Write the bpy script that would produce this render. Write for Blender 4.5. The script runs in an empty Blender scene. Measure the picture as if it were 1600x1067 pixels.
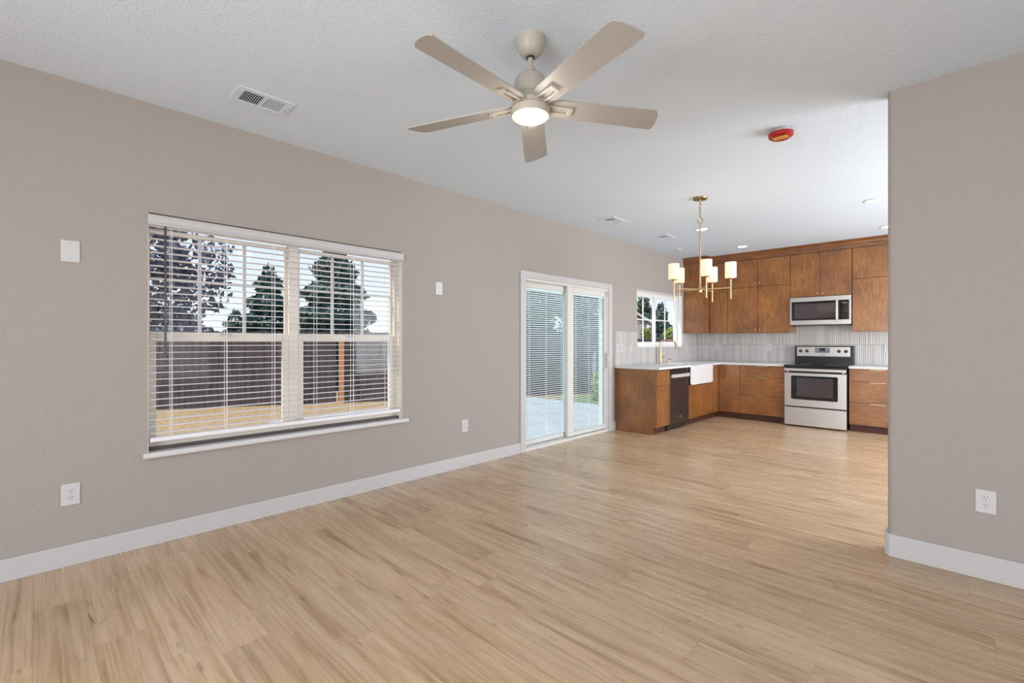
import bpy, math, random
from mathutils import Vector, Matrix
R = math.radians
random.seed(7)
S = bpy.context.scene
COL = S.collection

# ------------------------------------------------------------------ camera
CAM = (3.625, 0.0, 1.261)
cd = bpy.data.cameras.new('camera')
cd.sensor_width = 36.0
cd.lens = 729.49 / 1600 * 36
cd.shift_y = 0.0003
cd.clip_end = 200
cam = bpy.data.objects.new('camera', cd)
cam.location = CAM
cam.rotation_euler = (R(90), 0, R(44.269))
COL.objects.link(cam)
S.camera = cam

# ------------------------------------------------------------------ look
S.view_settings.view_transform = 'Standard'
S.view_settings.look = 'None'
S.view_settings.exposure = 0.0
S.view_settings.gamma = 1.0
S.view_settings.use_curve_mapping = False
S.cycles.max_bounces = 10
S.cycles.diffuse_bounces = 5
S.cycles.glossy_bounces = 4
S.cycles.transparent_max_bounces = 24
S.cycles.sample_clamp_indirect = 6.0

# ------------------------------------------------------------------ sky, sun, added fill lamps
W = bpy.data.worlds.new('sky')
S.world = W
W.use_nodes = True
wn = W.node_tree.nodes
wl = W.node_tree.links
bgn = wn['Background']
tc = wn.new('ShaderNodeTexCoord')
sp = wn.new('ShaderNodeSeparateXYZ')
rp = wn.new('ShaderNodeValToRGB')
wl.new(tc.outputs['Generated'], sp.inputs[0])
wl.new(sp.outputs['Z'], rp.inputs[0])
rp.color_ramp.elements[0].position = 0.0
rp.color_ramp.elements[0].color = (0.93, 0.97, 1.0, 1)
rp.color_ramp.elements[1].position = 0.45
rp.color_ramp.elements[1].color = (0.42, 0.62, 0.95, 1)
wl.new(rp.outputs[0], bgn.inputs[0])
bgn.inputs[1].default_value = 1.15

sd = bpy.data.lights.new('sun', 'SUN')
sd.energy = 5.0
sd.angle = R(1.0)
sd.color = (1.0, 0.93, 0.82)
so = bpy.data.objects.new('sun', sd)
so.rotation_euler = Vector((0.17, 0.60, -0.78)).to_track_quat('-Z', 'Y').to_euler()
COL.objects.link(so)


def area(name, loc, direction, sx, sy, power, color=(1, 1, 1)):
    d = bpy.data.lights.new(name, 'AREA')
    d.shape = 'RECTANGLE'
    d.size = sx
    d.size_y = sy
    d.energy = power
    d.color = color
    o = bpy.data.objects.new(name, d)
    o.location = loc
    o.rotation_euler = Vector(direction).to_track_quat('-Z', 'Y').to_euler()
    COL.objects.link(o)
    return o


# added area lamps out of view that fill the room from rear and right
area('rear_fill', (3.2, -2.55, 1.30), (0.28, 1, -0.20), 3.4, 1.8, 178, (0.95, 0.975, 1.0))
area('side_fill', (5.75, 0.6, 1.40), (-1, 0, -0.40), 3.2, 1.7, 30, (0.95, 0.975, 1.0))
area('kitchen_fill', (5.75, 6.1, 1.45), (-1, 0, 0.30), 3.6, 1.8, 235, (0.93, 0.965, 1.0))

H = 2.741

# ------------------------------------------------------------------ material helpers
def newmat(name):
    m = bpy.data.materials.new(name)
    m.use_nodes = True
    nt = m.node_tree
    return m, nt, nt.nodes['Principled BSDF']


def srgb(r, g, b):
    f = lambda c: (c / 255 / 12.92) if c / 255 <= 0.04045 else ((c / 255 + 0.055) / 1.055) ** 2.4
    return (f(r), f(g), f(b), 1)


def plain(name, col, rough=0.5, metal=0.0, spec=0.5, emit=None, estr=0.0, coat=0.0):
    m, nt, p = newmat(name)
    p.inputs['Base Color'].default_value = col
    p.inputs['Roughness'].default_value = rough
    p.inputs['Metallic'].default_value = metal
    p.inputs['Specular IOR Level'].default_value = spec
    p.inputs['Coat Weight'].default_value = coat
    if emit:
        p.inputs['Emission Color'].default_value = emit
        p.inputs['Emission Strength'].default_value = estr
    return m


def mapping(nt, scale, kind='Position'):
    if kind == 'Position':
        g = nt.nodes.new('ShaderNodeNewGeometry')
        out = g.outputs['Position']
    else:
        g = nt.nodes.new('ShaderNodeTexCoord')
        out = g.outputs['Object']
    mp = nt.nodes.new('ShaderNodeMapping')
    mp.inputs['Scale'].default_value = scale
    nt.links.new(out, mp.inputs['Vector'])
    return mp.outputs[0]


def noise(nt, vec, scale, detail=3.0, rough=0.5, dist=0.0):
    n = nt.nodes.new('ShaderNodeTexNoise')
    n.inputs['Scale'].default_value = scale
    n.inputs['Detail'].default_value = detail
    n.inputs['Roughness'].default_value = rough
    n.inputs['Distortion'].default_value = dist
    nt.links.new(vec, n.inputs['Vector'])
    return n.outputs['Fac']


def ramp(nt, fac, stops):
    r = nt.nodes.new('ShaderNodeValToRGB')
    e = r.color_ramp.elements
    while len(e) < len(stops):
        e.new(0.5)
    for k, (pos, c) in enumerate(stops):
        e[k].position = pos
        e[k].color = c
    nt.links.new(fac, r.inputs[0])
    return r.outputs[0]


def mixc(nt, a, b, fac, mode='MULTIPLY'):
    m = nt.nodes.new('ShaderNodeMix')
    m.data_type = 'RGBA'
    m.blend_type = mode
    for sock, v in ((m.inputs[6], a), (m.inputs[7], b), (m.inputs[0], fac)):
        if isinstance(v, (int, float)):
            sock.default_value = v
        elif isinstance(v, tuple):
            sock.default_value = v
        else:
            nt.links.new(v, sock)
    return m.outputs[2]


def math_(nt, op, a, b=None, c=None):
    m = nt.nodes.new('ShaderNodeMath')
    m.operation = op
    for k, v in enumerate((a, b, c)):
        if v is None:
            continue
        if isinstance(v, (int, float)):
            m.inputs[k].default_value = v
        else:
            nt.links.new(v, m.inputs[k])
    return m.outputs[0]


def bump(nt, p, height, strength, dist):
    b = nt.nodes.new('ShaderNodeBump')
    b.inputs['Strength'].default_value = strength
    b.inputs['Distance'].default_value = dist
    nt.links.new(height, b.inputs['Height'])
    nt.links.new(b.outputs[0], p.inputs['Normal'])


def paint(name, col, scale, dist, rough=0.85, strength=1.0):
    m, nt, p = newmat(name)
    p.inputs['Base Color'].default_value = col
    p.inputs['Roughness'].default_value = rough
    p.inputs['Specular IOR Level'].default_value = 0.25
    v = mapping(nt, (1, 1, 1))
    n = noise(nt, v, scale, 2.0, 0.5)
    h = math_(nt, 'SMOOTH_MAX', n, 0.45, 0.15)
    bump(nt, p, h, strength, dist)
    return m


def wood_cab(name, scale, tone=1.0):
    m, nt, p = newmat(name)
    v = mapping(nt, scale)
    g = noise(nt, v, 9.0, 5.0, 0.6, 0.6)
    fine = noise(nt, mapping(nt, tuple(s * 4 for s in scale)), 12.0, 3.0, 0.6)
    blot = noise(nt, mapping(nt, (1, 1, 1)), 3.2, 3.0, 0.55)
    c = ramp(nt, g, [(0.27, (0.140, 0.044, 0.008, 1)), (0.52, (0.275, 0.103, 0.019, 1)), (0.74, (0.400, 0.168, 0.036, 1))])
    c = mixc(nt, c, ramp(nt, blot, [(0.3, (0.68, 0.60, 0.54, 1)), (0.7, (1.16, 1.17, 1.14, 1))]), 1.0)
    c = mixc(nt, c, ramp(nt, fine, [(0.35, (0.86, 0.84, 0.82, 1)), (0.6, (1.05, 1.05, 1.05, 1))]), 1.0)
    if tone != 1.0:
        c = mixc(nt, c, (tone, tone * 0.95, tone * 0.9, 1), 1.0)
    nt.links.new(c, p.inputs['Base Color'])
    p.inputs['Roughness'].default_value = 0.34
    p.inputs['Specular IOR Level'].default_value = 0.6
    p.inputs['Coat Weight'].default_value = 0.5
    p.inputs['Coat Roughness'].default_value = 0.22
    return m


def floor_mat():
    m, nt, p = newmat('oak_plank_floor')
    g = nt.nodes.new('ShaderNodeNewGeometry')
    s = nt.nodes.new('ShaderNodeSeparateXYZ')
    nt.links.new(g.outputs['Position'], s.inputs[0])
    X, Yv = s.outputs['X'], s.outputs['Y']
    PW, PL = 0.178, 1.22
    row_f = math_(nt, 'DIVIDE', Yv, PW)
    row = math_(nt, 'FLOOR', row_f)
    wr = nt.nodes.new('ShaderNodeTexWhiteNoise')
    wr.noise_dimensions = '1D'
    nt.links.new(row, wr.inputs['W'])
    xo = math_(nt, 'ADD', math_(nt, 'DIVIDE', X, PL), wr.outputs['Value'])
    colid = math_(nt, 'FLOOR', xo)
    pid = math_(nt, 'ADD', math_(nt, 'MULTIPLY', row, 17.31), math_(nt, 'MULTIPLY', colid, 5.77))
    wp = nt.nodes.new('ShaderNodeTexWhiteNoise')
    wp.noise_dimensions = '1D'
    nt.links.new(pid, wp.inputs['W'])
    rnd = wp.outputs['Value']
    # grain lives in plank space: stretched along X, offset per plank
    cv = nt.nodes.new('ShaderNodeCombineXYZ')
    nt.links.new(math_(nt, 'MULTIPLY', X, 1.0), cv.inputs[0])
    nt.links.new(math_(nt, 'MULTIPLY', Yv, 11.0), cv.inputs[1])
    nt.links.new(math_(nt, 'MULTIPLY', rnd, 60.0), cv.inputs[2])
    broad = noise(nt, cv.outputs[0], 1.5, 4.0, 0.55, 0.9)
    cv2 = nt.nodes.new('ShaderNodeCombineXYZ')
    nt.links.new(math_(nt, 'MULTIPLY', X, 0.7), cv2.inputs[0])
    nt.links.new(math_(nt, 'MULTIPLY', Yv, 42.0), cv2.inputs[1])
    nt.links.new(math_(nt, 'MULTIPLY', rnd, 40.0), cv2.inputs[2])
    fine = noise(nt, cv2.outputs[0], 2.0, 4.0, 0.6, 0.3)
    cv3 = nt.nodes.new('ShaderNodeCombineXYZ')
    nt.links.new(math_(nt, 'MULTIPLY', X, 3.2), cv3.inputs[0])
    nt.links.new(math_(nt, 'MULTIPLY', Yv, 13.0), cv3.inputs[1])
    nt.links.new(math_(nt, 'MULTIPLY', rnd, 90.0), cv3.inputs[2])
    knot = noise(nt, cv3.outputs[0], 1.7, 2.0, 0.5, 1.2)
    base = ramp(nt, broad, [(0.27, (0.335, 0.198, 0.104, 1)), (0.44, (0.520, 0.352, 0.214, 1)), (0.7, (0.605, 0.440, 0.292, 1))])
    base = mixc(nt, base, ramp(nt, rnd, [(0.0, (0.91, 0.90, 0.88, 1)), (1.0, (1.05, 1.05, 1.05, 1))]), 1.0)
    base = mixc(nt, base, ramp(nt, fine, [(0.28, (0.70, 0.65, 0.58, 1)), (0.5, (1.0, 1.0, 1.0, 1)), (0.75, (1.06, 1.06, 1.06, 1))]), 1.0)
    base = mixc(nt, base, ramp(nt, knot, [(0.66, (1, 1, 1, 1)), (0.80, (0.50, 0.43, 0.36, 1))]), 1.0)
    # seams
    fy = math_(nt, 'FRACT', row_f)
    dy = math_(nt, 'MULTIPLY', math_(nt, 'SUBTRACT', 0.5, math_(nt, 'ABSOLUTE', math_(nt, 'SUBTRACT', fy, 0.5))), PW)
    fx = math_(nt, 'FRACT', xo)
    dx = math_(nt, 'MULTIPLY', math_(nt, 'SUBTRACT', 0.5, math_(nt, 'ABSOLUTE', math_(nt, 'SUBTRACT', fx, 0.5))), PL)
    d = math_(nt, 'MINIMUM', dx, dy)
    seam = ramp(nt, math_(nt, 'DIVIDE', d, 0.0035), [(0.2, (0.74, 0.70, 0.66, 1)), (0.5, (1, 1, 1, 1))])
    base = mixc(nt, base, seam, 1.0)
    nt.links.new(base, p.inputs['Base Color'])
    rr = math_(nt, 'MULTIPLY_ADD', fine, 0.14, 0.20)
    nt.links.new(rr, p.inputs['Roughness'])
    p.inputs['Specular IOR Level'].default_value = 0.62
    bump(nt, p, fine, 0.12, 0.0015)
    return m


def tile_mat(name, along):
    # upright finger mosaic, light grey with slight colour change from tile to tile
    m, nt, p = newmat(name)
    g = nt.nodes.new('ShaderNodeNewGeometry')
    s = nt.nodes.new('ShaderNodeSeparateXYZ')
    nt.links.new(g.outputs['Position'], s.inputs[0])
    a = math_(nt, 'DIVIDE', s.outputs[along], 0.026)
    b = math_(nt, 'DIVIDE', math_(nt, 'SUBTRACT', s.outputs['Z'], 0.915), 0.30)
    ia, ib = math_(nt, 'FLOOR', a), math_(nt, 'FLOOR', b)
    wp = nt.nodes.new('ShaderNodeTexWhiteNoise')
    wp.noise_dimensions = '1D'
    nt.links.new(math_(nt, 'ADD', math_(nt, 'MULTIPLY', ia, 3.17), math_(nt, 'MULTIPLY', ib, 71.3)), wp.inputs['W'])
    c = ramp(nt, wp.outputs['Value'], [(0.0, (0.50, 0.465, 0.440, 1)), (0.5, (0.57, 0.545, 0.525, 1)), (1.0, (0.64, 0.625, 0.61, 1))])
    fa = math_(nt, 'SUBTRACT', 0.5, math_(nt, 'ABSOLUTE', math_(nt, 'SUBTRACT', math_(nt, 'FRACT', a), 0.5)))
    fb = math_(nt, 'SUBTRACT', 0.5, math_(nt, 'ABSOLUTE', math_(nt, 'SUBTRACT', math_(nt, 'FRACT', b), 0.5)))
    ga = ramp(nt, fa, [(0.08, (0.46, 0.44, 0.43, 1)), (0.18, (1, 1, 1, 1))])
    gb = ramp(nt, fb, [(0.012, (0.80, 0.79, 0.78, 1)), (0.03, (1, 1, 1, 1))])
    c = mixc(nt, mixc(nt, c, ga, 1.0), gb, 1.0)
    nt.links.new(c, p.inputs['Base Color'])
    p.inputs['Roughness'].default_value = 0.28
    bump(nt, p, math_(nt, 'SMOOTH_MIN', fa, 0.2, 0.1), 0.5, 0.004)
    return m


def glass_mat(name, tint=(0.96, 0.98, 0.98, 1), refl=0.3):
    m = bpy.data.materials.new(name)
    m.use_nodes = True
    nt = m.node_tree
    for n in list(nt.nodes):
        nt.nodes.remove(n)
    out = nt.nodes.new('ShaderNodeOutputMaterial')
    t = nt.nodes.new('ShaderNodeBsdfTransparent')
    t.inputs[0].default_value = tint
    gl = nt.nodes.new('ShaderNodeBsdfGlossy')
    gl.inputs['Roughness'].default_value = 0.02
    lw = nt.nodes.new('ShaderNodeLayerWeight')
    lw.inputs['Blend'].default_value = 0.5
    fr = math_(nt, 'MULTIPLY_ADD', math_(nt, 'POWER', lw.outputs['Facing'], 5.0), 0.96, 0.04)
    mx = nt.nodes.new('ShaderNodeMixShader')
    nt.links.new(math_(nt, 'MULTIPLY', fr, refl), mx.inputs[0])
    nt.links.new(t.outputs[0], mx.inputs[1])
    nt.links.new(gl.outputs[0], mx.inputs[2])
    nt.links.new(mx.outputs[0], out.inputs[0])
    return m


def leaf_mat(name, c1, c2):
    m, nt, p = newmat(name)
    n = noise(nt, mapping(nt, (1, 1, 1)), 6.0, 3.0, 0.6)
    nt.links.new(ramp(nt, n, [(0.3, c1), (0.7, c2)]), p.inputs['Base Color'])
    p.inputs['Roughness'].default_value = 0.7
    p.inputs['Specular IOR Level'].default_value = 0.2
    return m


def ground_mat(name, stops, scale):
    m, nt, p = newmat(name)
    n = noise(nt, mapping(nt, (1, 1, 1)), scale, 6.0, 0.65)
    nt.links.new(ramp(nt, n, stops), p.inputs['Base Color'])
    p.inputs['Roughness'].default_value = 0.95
    p.inputs['Specular IOR Level'].default_value = 0.1
    return m


def fence_mat():
    m, nt, p = newmat('weathered_fence_board')
    v = mapping(nt, (7, 7, 0.5))
    n = noise(nt, v, 2.2, 4.0, 0.6)
    nt.links.new(ramp(nt, n, [(0.3, (0.075, 0.056, 0.057, 1)), (0.7, (0.165, 0.125, 0.125, 1))]), p.inputs['Base Color'])
    p.inputs['Roughness'].default_value = 0.9
    p.inputs['Specular IOR Level'].default_value = 0.15
    return m


def steel_mat(name, base, rough, stretch):
    m, nt, p = newmat(name)
    n = noise(nt, mapping(nt, stretch), 30.0, 3.0, 0.6)
    p.inputs['Base Color'].default_value = base
    p.inputs['Metallic'].default_value = 0.85
    nt.links.new(math_(nt, 'MULTIPLY_ADD', n, 0.16, rough), p.inputs['Roughness'])
    return m


def shade_mat():
    m, nt, p = newmat('frosted_glass_shade')
    p.inputs['Base Color'].default_value = (0.62, 0.57, 0.50, 1)
    p.inputs['Roughness'].default_value = 0.4
    p.inputs['Emission Color'].default_value = (1.0, 0.74, 0.46, 1)
    p.inputs['Emission Strength'].default_value = 0.68
    return m


M = {
    'wall': paint('greige_wall_paint', (0.372, 0.336, 0.310, 1), 95, 0.0045),
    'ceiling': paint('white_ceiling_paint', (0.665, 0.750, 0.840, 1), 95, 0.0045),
    'white': plain('white_trim_paint', (0.52, 0.51, 0.515, 1), 0.45),
    'vinyl': plain('almond_window_vinyl', (0.70, 0.65, 0.58, 1), 0.4),
    'slider': plain('white_door_vinyl', (0.66, 0.655, 0.63, 1), 0.4),
    'slat': plain('white_blind_slat', (0.82, 0.80, 0.82, 1), 0.45),
    'sill': plain('lit_sill_white', (0.64, 0.635, 0.64, 1), 0.4),  # trim white lightened; glow from the window is put into the colour
    'pale_steel': plain('pale_satin_steel', (0.62, 0.60, 0.57, 1), 0.35, 0.3),
    'lit_frame_white': plain('lit_white_vinyl', (0.80, 0.79, 0.79, 1), 0.4),  # kitchen frame white raised to carry the outdoor light in its colour
    'vent_white': plain('white_vent_enamel', (0.64, 0.715, 0.80, 1), 0.45),
    'valance': plain('shaded_valance_vinyl', (0.52, 0.51, 0.52, 1), 0.4),  # slat vinyl greyed; room-side shade is put into the colour
    'minislat': plain('pale_mini_blind_slat', (0.86, 0.90, 0.91, 1), 0.5),
    'cordm': plain('white_blind_cord', (0.8, 0.8, 0.82, 1), 0.6),
    'wand': plain('dark_wand', (0.03, 0.022, 0.025, 1), 0.3),
    'sill_shadow': plain('dark_sill_shadow', (0.07, 0.055, 0.052, 1), 0.5),  # colour of the painted shadow under the blind
    'plate': plain('white_plate_plastic', (0.56, 0.555, 0.56, 1), 0.35),
    'slot': plain('dark_slot', (0.03, 0.028, 0.03, 1), 0.6),
    'floor': floor_mat(),
    'wood_v': wood_cab('stained_wood_upright_grain', (9, 9, 0.8)),
    'wood_hx': wood_cab('stained_wood_level_grain', (0.8, 9, 9)),
    'wood_hy': wood_cab('stained_wood_level_grain_side', (9, 0.8, 9)),
    'wood_crown_shaded': wood_cab('shaded_wood_crown', (0.8, 9, 9), 0.72),  # same wood darkened; weaker light on the molding is in the colour
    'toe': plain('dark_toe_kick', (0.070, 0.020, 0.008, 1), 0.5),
    'quartz': ground_mat('pale_quartz', [(0.3, (0.60, 0.62, 0.62, 1)), (0.7, (0.72, 0.73, 0.73, 1))], 9),
    'tile_y': tile_mat('finger_tile_side', 'Y'),
    'tile_x': tile_mat('finger_tile_back', 'X'),
    'brass': plain('champagne_brass', (0.56, 0.41, 0.24, 1), 0.34, 1.0),
    'aged_brass': plain('aged_brass', (0.34, 0.24, 0.13, 1), 0.38, 1.0),
    'steel': steel_mat('brushed_steel', (0.56, 0.545, 0.53, 1), 0.24, (1, 1, 14)),
    'dark_steel': steel_mat('dark_steel', (0.115, 0.085, 0.075, 1), 0.22, (1, 1, 14)),
    'black': plain('black_enamel', (0.012, 0.012, 0.014, 1), 0.25),
    'black_glass': plain('black_glass', (0.012, 0.012, 0.014, 1), 0.06, coat=0.3),
    'oven_glass': plain('oven_window_glass', (0.055, 0.042, 0.048, 1), 0.08, spec=0.9),
    'screen': plain('dark_display', (0.02, 0.025, 0.05, 1), 0.12),
    'grey_panel': plain('grey_touch_panel', (0.10, 0.10, 0.115, 1), 0.35),
    'mark': plain('pale_mark', (0.35, 0.35, 0.36, 1), 0.4),
    'chrome': plain('chrome_badge', (0.8, 0.8, 0.82, 1), 0.15, 1.0),
    'porcelain': plain('white_fireclay', (0.74, 0.73, 0.74, 1), 0.18),
    'fan': plain('warm_taupe_fan_paint', (0.44, 0.40, 0.345, 1), 0.42),
    'fan_blade': plain('pale_taupe_blade', (0.385, 0.365, 0.345, 1), 0.45),
    'fan_lens': plain('lit_fan_lens', (0.9, 0.88, 0.85, 1), 0.4, emit=(1.0, 0.90, 0.76, 1), estr=2.2),
    'can_lens': plain('lit_can_lens', (0.9, 0.9, 0.9, 1), 0.4, emit=(1.0, 0.97, 0.93, 1), estr=3.0),
    'shade': shade_mat(),
    'red': plain('red_dust_cap', (0.36, 0.006, 0.007, 1), 0.35),
    'yellow': plain('ochre_label', (0.55, 0.27, 0.05, 1), 0.5),
    'glass': glass_mat('window_glass'),
    'door_glass': glass_mat('tinted_door_glass', (0.95, 0.985, 0.99, 1)),
    'vent_dark': plain('duct_dark', (0.03, 0.03, 0.032, 1), 0.8),
    'fence': fence_mat(),
    'post': plain('cedar_post', (0.60, 0.29, 0.14, 1), 0.8),
    'lawn': ground_mat('dry_lawn', [(0.3, (0.20, 0.135, 0.06, 1)), (0.5, (0.40, 0.265, 0.145, 1)), (0.72, (0.55, 0.40, 0.25, 1))], 14),
    'patio': ground_mat('pale_concrete', [(0.3, (0.42, 0.40, 0.42, 1)), (0.7, (0.55, 0.53, 0.55, 1))], 3),
    'green': ground_mat('green_lawn', [(0.3, (0.10, 0.16, 0.06, 1)), (0.7, (0.26, 0.34, 0.16, 1))], 6),
    'bark': plain('grey_bark', (0.10, 0.075, 0.06, 1), 0.9),
    'fir': leaf_mat('fir_needles', (0.035, 0.085, 0.075, 1), (0.110, 0.185, 0.155, 1)),
    'broad': leaf_mat('broad_leaves', (0.060, 0.110, 0.080, 1), (0.200, 0.250, 0.190, 1)),
    'plum': leaf_mat('plum_leaves', (0.080, 0.080, 0.125, 1), (0.210, 0.215, 0.270, 1)),
    'lime': leaf_mat('lime_leaves', (0.16, 0.22, 0.05, 1), (0.44, 0.50, 0.15, 1)),
    'siding': plain('pale_siding', (0.36, 0.36, 0.37, 1), 0.8),
    'roofing': plain('pale_shingle_roof', (0.55, 0.56, 0.57, 1), 0.9),
    'pale_panel': plain('pale_blue_panel', (0.42, 0.46, 0.54, 1), 0.6),
}

# ------------------------------------------------------------------ mesh helpers
class MB:
    def __init__(self):
        self.v, self.f, self.s = [], [], []

    def face(self, pts, smooth=False):
        b = len(self.v)
        self.v += [tuple(p) for p in pts]
        self.f.append(tuple(range(b, b + len(pts))))
        self.s.append(smooth)
        return self

    def box(self, x0, y0, z0, x1, y1, z1):
        x0, x1 = min(x0, x1), max(x0, x1)
        y0, y1 = min(y0, y1), max(y0, y1)
        z0, z1 = min(z0, z1), max(z0, z1)
        b = len(self.v)
        self.v += [(x0, y0, z0), (x1, y0, z0), (x1, y1, z0), (x0, y1, z0), (x0, y0, z1), (x1, y0, z1), (x1, y1, z1), (x0, y1, z1)]
        for q in ((3, 2, 1, 0), (4, 5, 6, 7), (0, 1, 5, 4), (1, 2, 6, 5), (2, 3, 7, 6), (3, 0, 4, 7)):
            self.f.append(tuple(b + k for k in q))
            self.s.append(False)
        return self

    def prism(self, poly, axis, a, b):
        # poly: 2-D outline in the two other axes (x->(y,z), y->(x,z), z->(x,y))
        def pt(p, t):
            return {'x': (t, p[0], p[1]), 'y': (p[0], t, p[1]), 'z': (p[0], p[1], t)}[axis]
        n = len(poly)
        k = len(self.v)
        self.v += [pt(p, a) for p in poly] + [pt(p, b) for p in poly]
        self.f.append(tuple(range(k, k + n)))
        self.f.append(tuple(range(k + 2 * n - 1, k + n - 1, -1)))
        self.s += [False, False]
        for i in range(n):
            j = (i + 1) % n
            self.f.append((k + j, k + i, k + n + i, k + n + j))
            self.s.append(False)
        return self

    def lathe(self, prof, c=(0, 0, 0), n=32, mat=None, cap0=True, cap1=True):
        # prof: list of (radius, z)
        k = len(self.v)
        for r, z in prof:
            for i in range(n):
                t = 2 * math.pi * i / n
                p = Vector((r * math.cos(t), r * math.sin(t), z))
                if mat is not None:
                    p = mat @ p
                self.v.append((p.x + c[0], p.y + c[1], p.z + c[2]))
        for a in range(len(prof) - 1):
            for i in range(n):
                j = (i + 1) % n
                self.f.append((k + a * n + i, k + a * n + j, k + (a + 1) * n + j, k + (a + 1) * n + i))
                self.s.append(True)
        if cap0:
            self.f.append(tuple(k + i for i in reversed(range(n))))
            self.s.append(False)
        if cap1:
            b = k + (len(prof) - 1) * n
            self.f.append(tuple(b + i for i in range(n)))
            self.s.append(False)
        return self

    def tube(self, path, r, n=10, closed=False):
        path = [Vector(p) for p in path]
        m = len(path)
        k = len(self.v)
        rr = r if isinstance(r, (list, tuple)) else [r] * m
        ref = None
        for i, p in enumerate(path):
            if closed:
                t = path[(i + 1) % m] - path[i - 1]
            else:
                t = path[min(i + 1, m - 1)] - path[max(i - 1, 0)]
            t.normalize()
            if ref is None:
                ref = Vector((0, 0, 1)) if abs(t.z) < 0.9 else Vector((1, 0, 0))
            u = (ref - t * ref.dot(t)).normalized()
            ref = u
            w = t.cross(u)
            for q in range(n):
                a = 2 * math.pi * q / n
                self.v.append(tuple(p + (u * math.cos(a) + w * math.sin(a)) * rr[i]))
        for i in range(m if closed else m - 1):
            j = (i + 1) % m
            for q in range(n):
                w = (q + 1) % n
                self.f.append((k + i * n + q, k + i * n + w, k + j * n + w, k + j * n + q))
                self.s.append(True)
        if not closed:
            self.f.append(tuple(k + q for q in reversed(range(n))))
            self.f.append(tuple(k + (m - 1) * n + q for q in range(n)))
            self.s += [False, False]
        return self

    def build(self, name, mat, parent=None, bevel=0.0, local=False, seg=2):
        off = Vector((0, 0, 0))
        if parent is not None and not local:
            q = parent
            while q is not None:
                off += q.location
                q = q.parent
        me = bpy.data.meshes.new(name)
        me.from_pydata([tuple(Vector(v) - off) for v in self.v], [], self.f)
        me.polygons.foreach_set('use_smooth', self.s)
        me.update()
        me.validate()
        if any(self.s):
            me.set_sharp_from_angle(angle=R(40))
        me.materials.append(mat)
        o = bpy.data.objects.new(name, me)
        COL.objects.link(o)
        if parent is not None:
            o.parent = parent
        if bevel:
            b = o.modifiers.new('edge', 'BEVEL')
            b.width = bevel
            b.segments = seg
            b.limit_method = 'ANGLE'
        return o


def ring(m, x0, x1, a, b, z0, z1, sl, sr, sb, st):
    # upright frame in the window wall: two stiles with the rails set between them
    m.box(x0, a, z0, x1, a + sl, z1).box(x0, b - sr, z0, x1, b, z1)
    m.box(x0, a + sl, z0, x1, b - sr, z0 + sb).box(x0, a + sl, z1 - st, x1, b - sr, z1)
    return m


def tag(o, label, cat, group=None, kind=None):
    if label:
        o['label'] = label
    if cat:
        o['category'] = cat
    if group:
        o['group'] = group
    if kind:
        o['kind'] = kind
    return o


def thing(name, loc, label, cat, group=None, rotz=0.0):
    o = bpy.data.objects.new(name, None)
    o.empty_display_size = 0.1
    o.location = loc
    o.rotation_euler = (0, 0, rotz)
    COL.objects.link(o)
    return tag(o, label, cat, group)


def struct(o):
    o['kind'] = 'structure'
    return o


def sroot(name, loc):
    o = bpy.data.objects.new(name, None)
    o.location = loc
    COL.objects.link(o)
    o['kind'] = 'structure'
    return o


def dup(root, loc, label, rotz=None):
    r = root.copy()
    COL.objects.link(r)
    r.location = loc
    if rotz is not None:
        r.rotation_euler = (0, 0, rotz)
    r['label'] = label

    def kids(src, dst):
        for ch in list(src.children):
            c = ch.copy()
            COL.objects.link(c)
            c.parent = dst
            kids(ch, c)
    kids(root, r)
    return r


# ------------------------------------------------------------------ room shell
XR, YF, YB = 5.9, -2.7, 8.64          # far side walls of the room
struct(MB().box(-0.14, YF - 0.1, -0.12, XR + 0.1, YB + 0.1, 0).build('floor', M['floor']))
struct(MB().box(-0.14, YF - 0.1, H, XR + 0.1, YB + 0.1, H + 0.25).build('ceiling', M['ceiling']))

# openings of the window wall: (y0, y1, z0, z1)
W1 = (0.495, 2.306, 0.560, 2.062)
D1 = (3.925, 5.660, 0.0, 2.003)
W2 = (6.460, 8.035, 1.175, 2.065)
wl_ = MB()
ys = [YF - 0.1, W1[0], W1[1], D1[0], D1[1], W2[0], W2[1], YB + 0.1]
wl_.box(-0.14, ys[0], 0, 0, ys[1], H).box(-0.14, ys[2], 0, 0, ys[3], H).box(-0.14, ys[4], 0, 0, ys[5], H).box(-0.14, ys[6], 0, 0, ys[7], H)
wl_.box(-0.14, W1[0], 0, 0, W1[1], W1[2]).box(-0.14, W1[0], W1[3], 0, W1[1], H)
wl_.box(-0.14, D1[0], D1[3], 0, D1[1], H)
wl_.box(-0.14, W2[0], 0, 0, W2[1], W2[2]).box(-0.14, W2[0], W2[3], 0, W2[1], H)
struct(wl_.build('wall_left', M['wall']))
struct(MB().box(0, YB, 0, XR + 0.1, YB + 0.1, H).build('wall_back', M['wall']))
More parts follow.
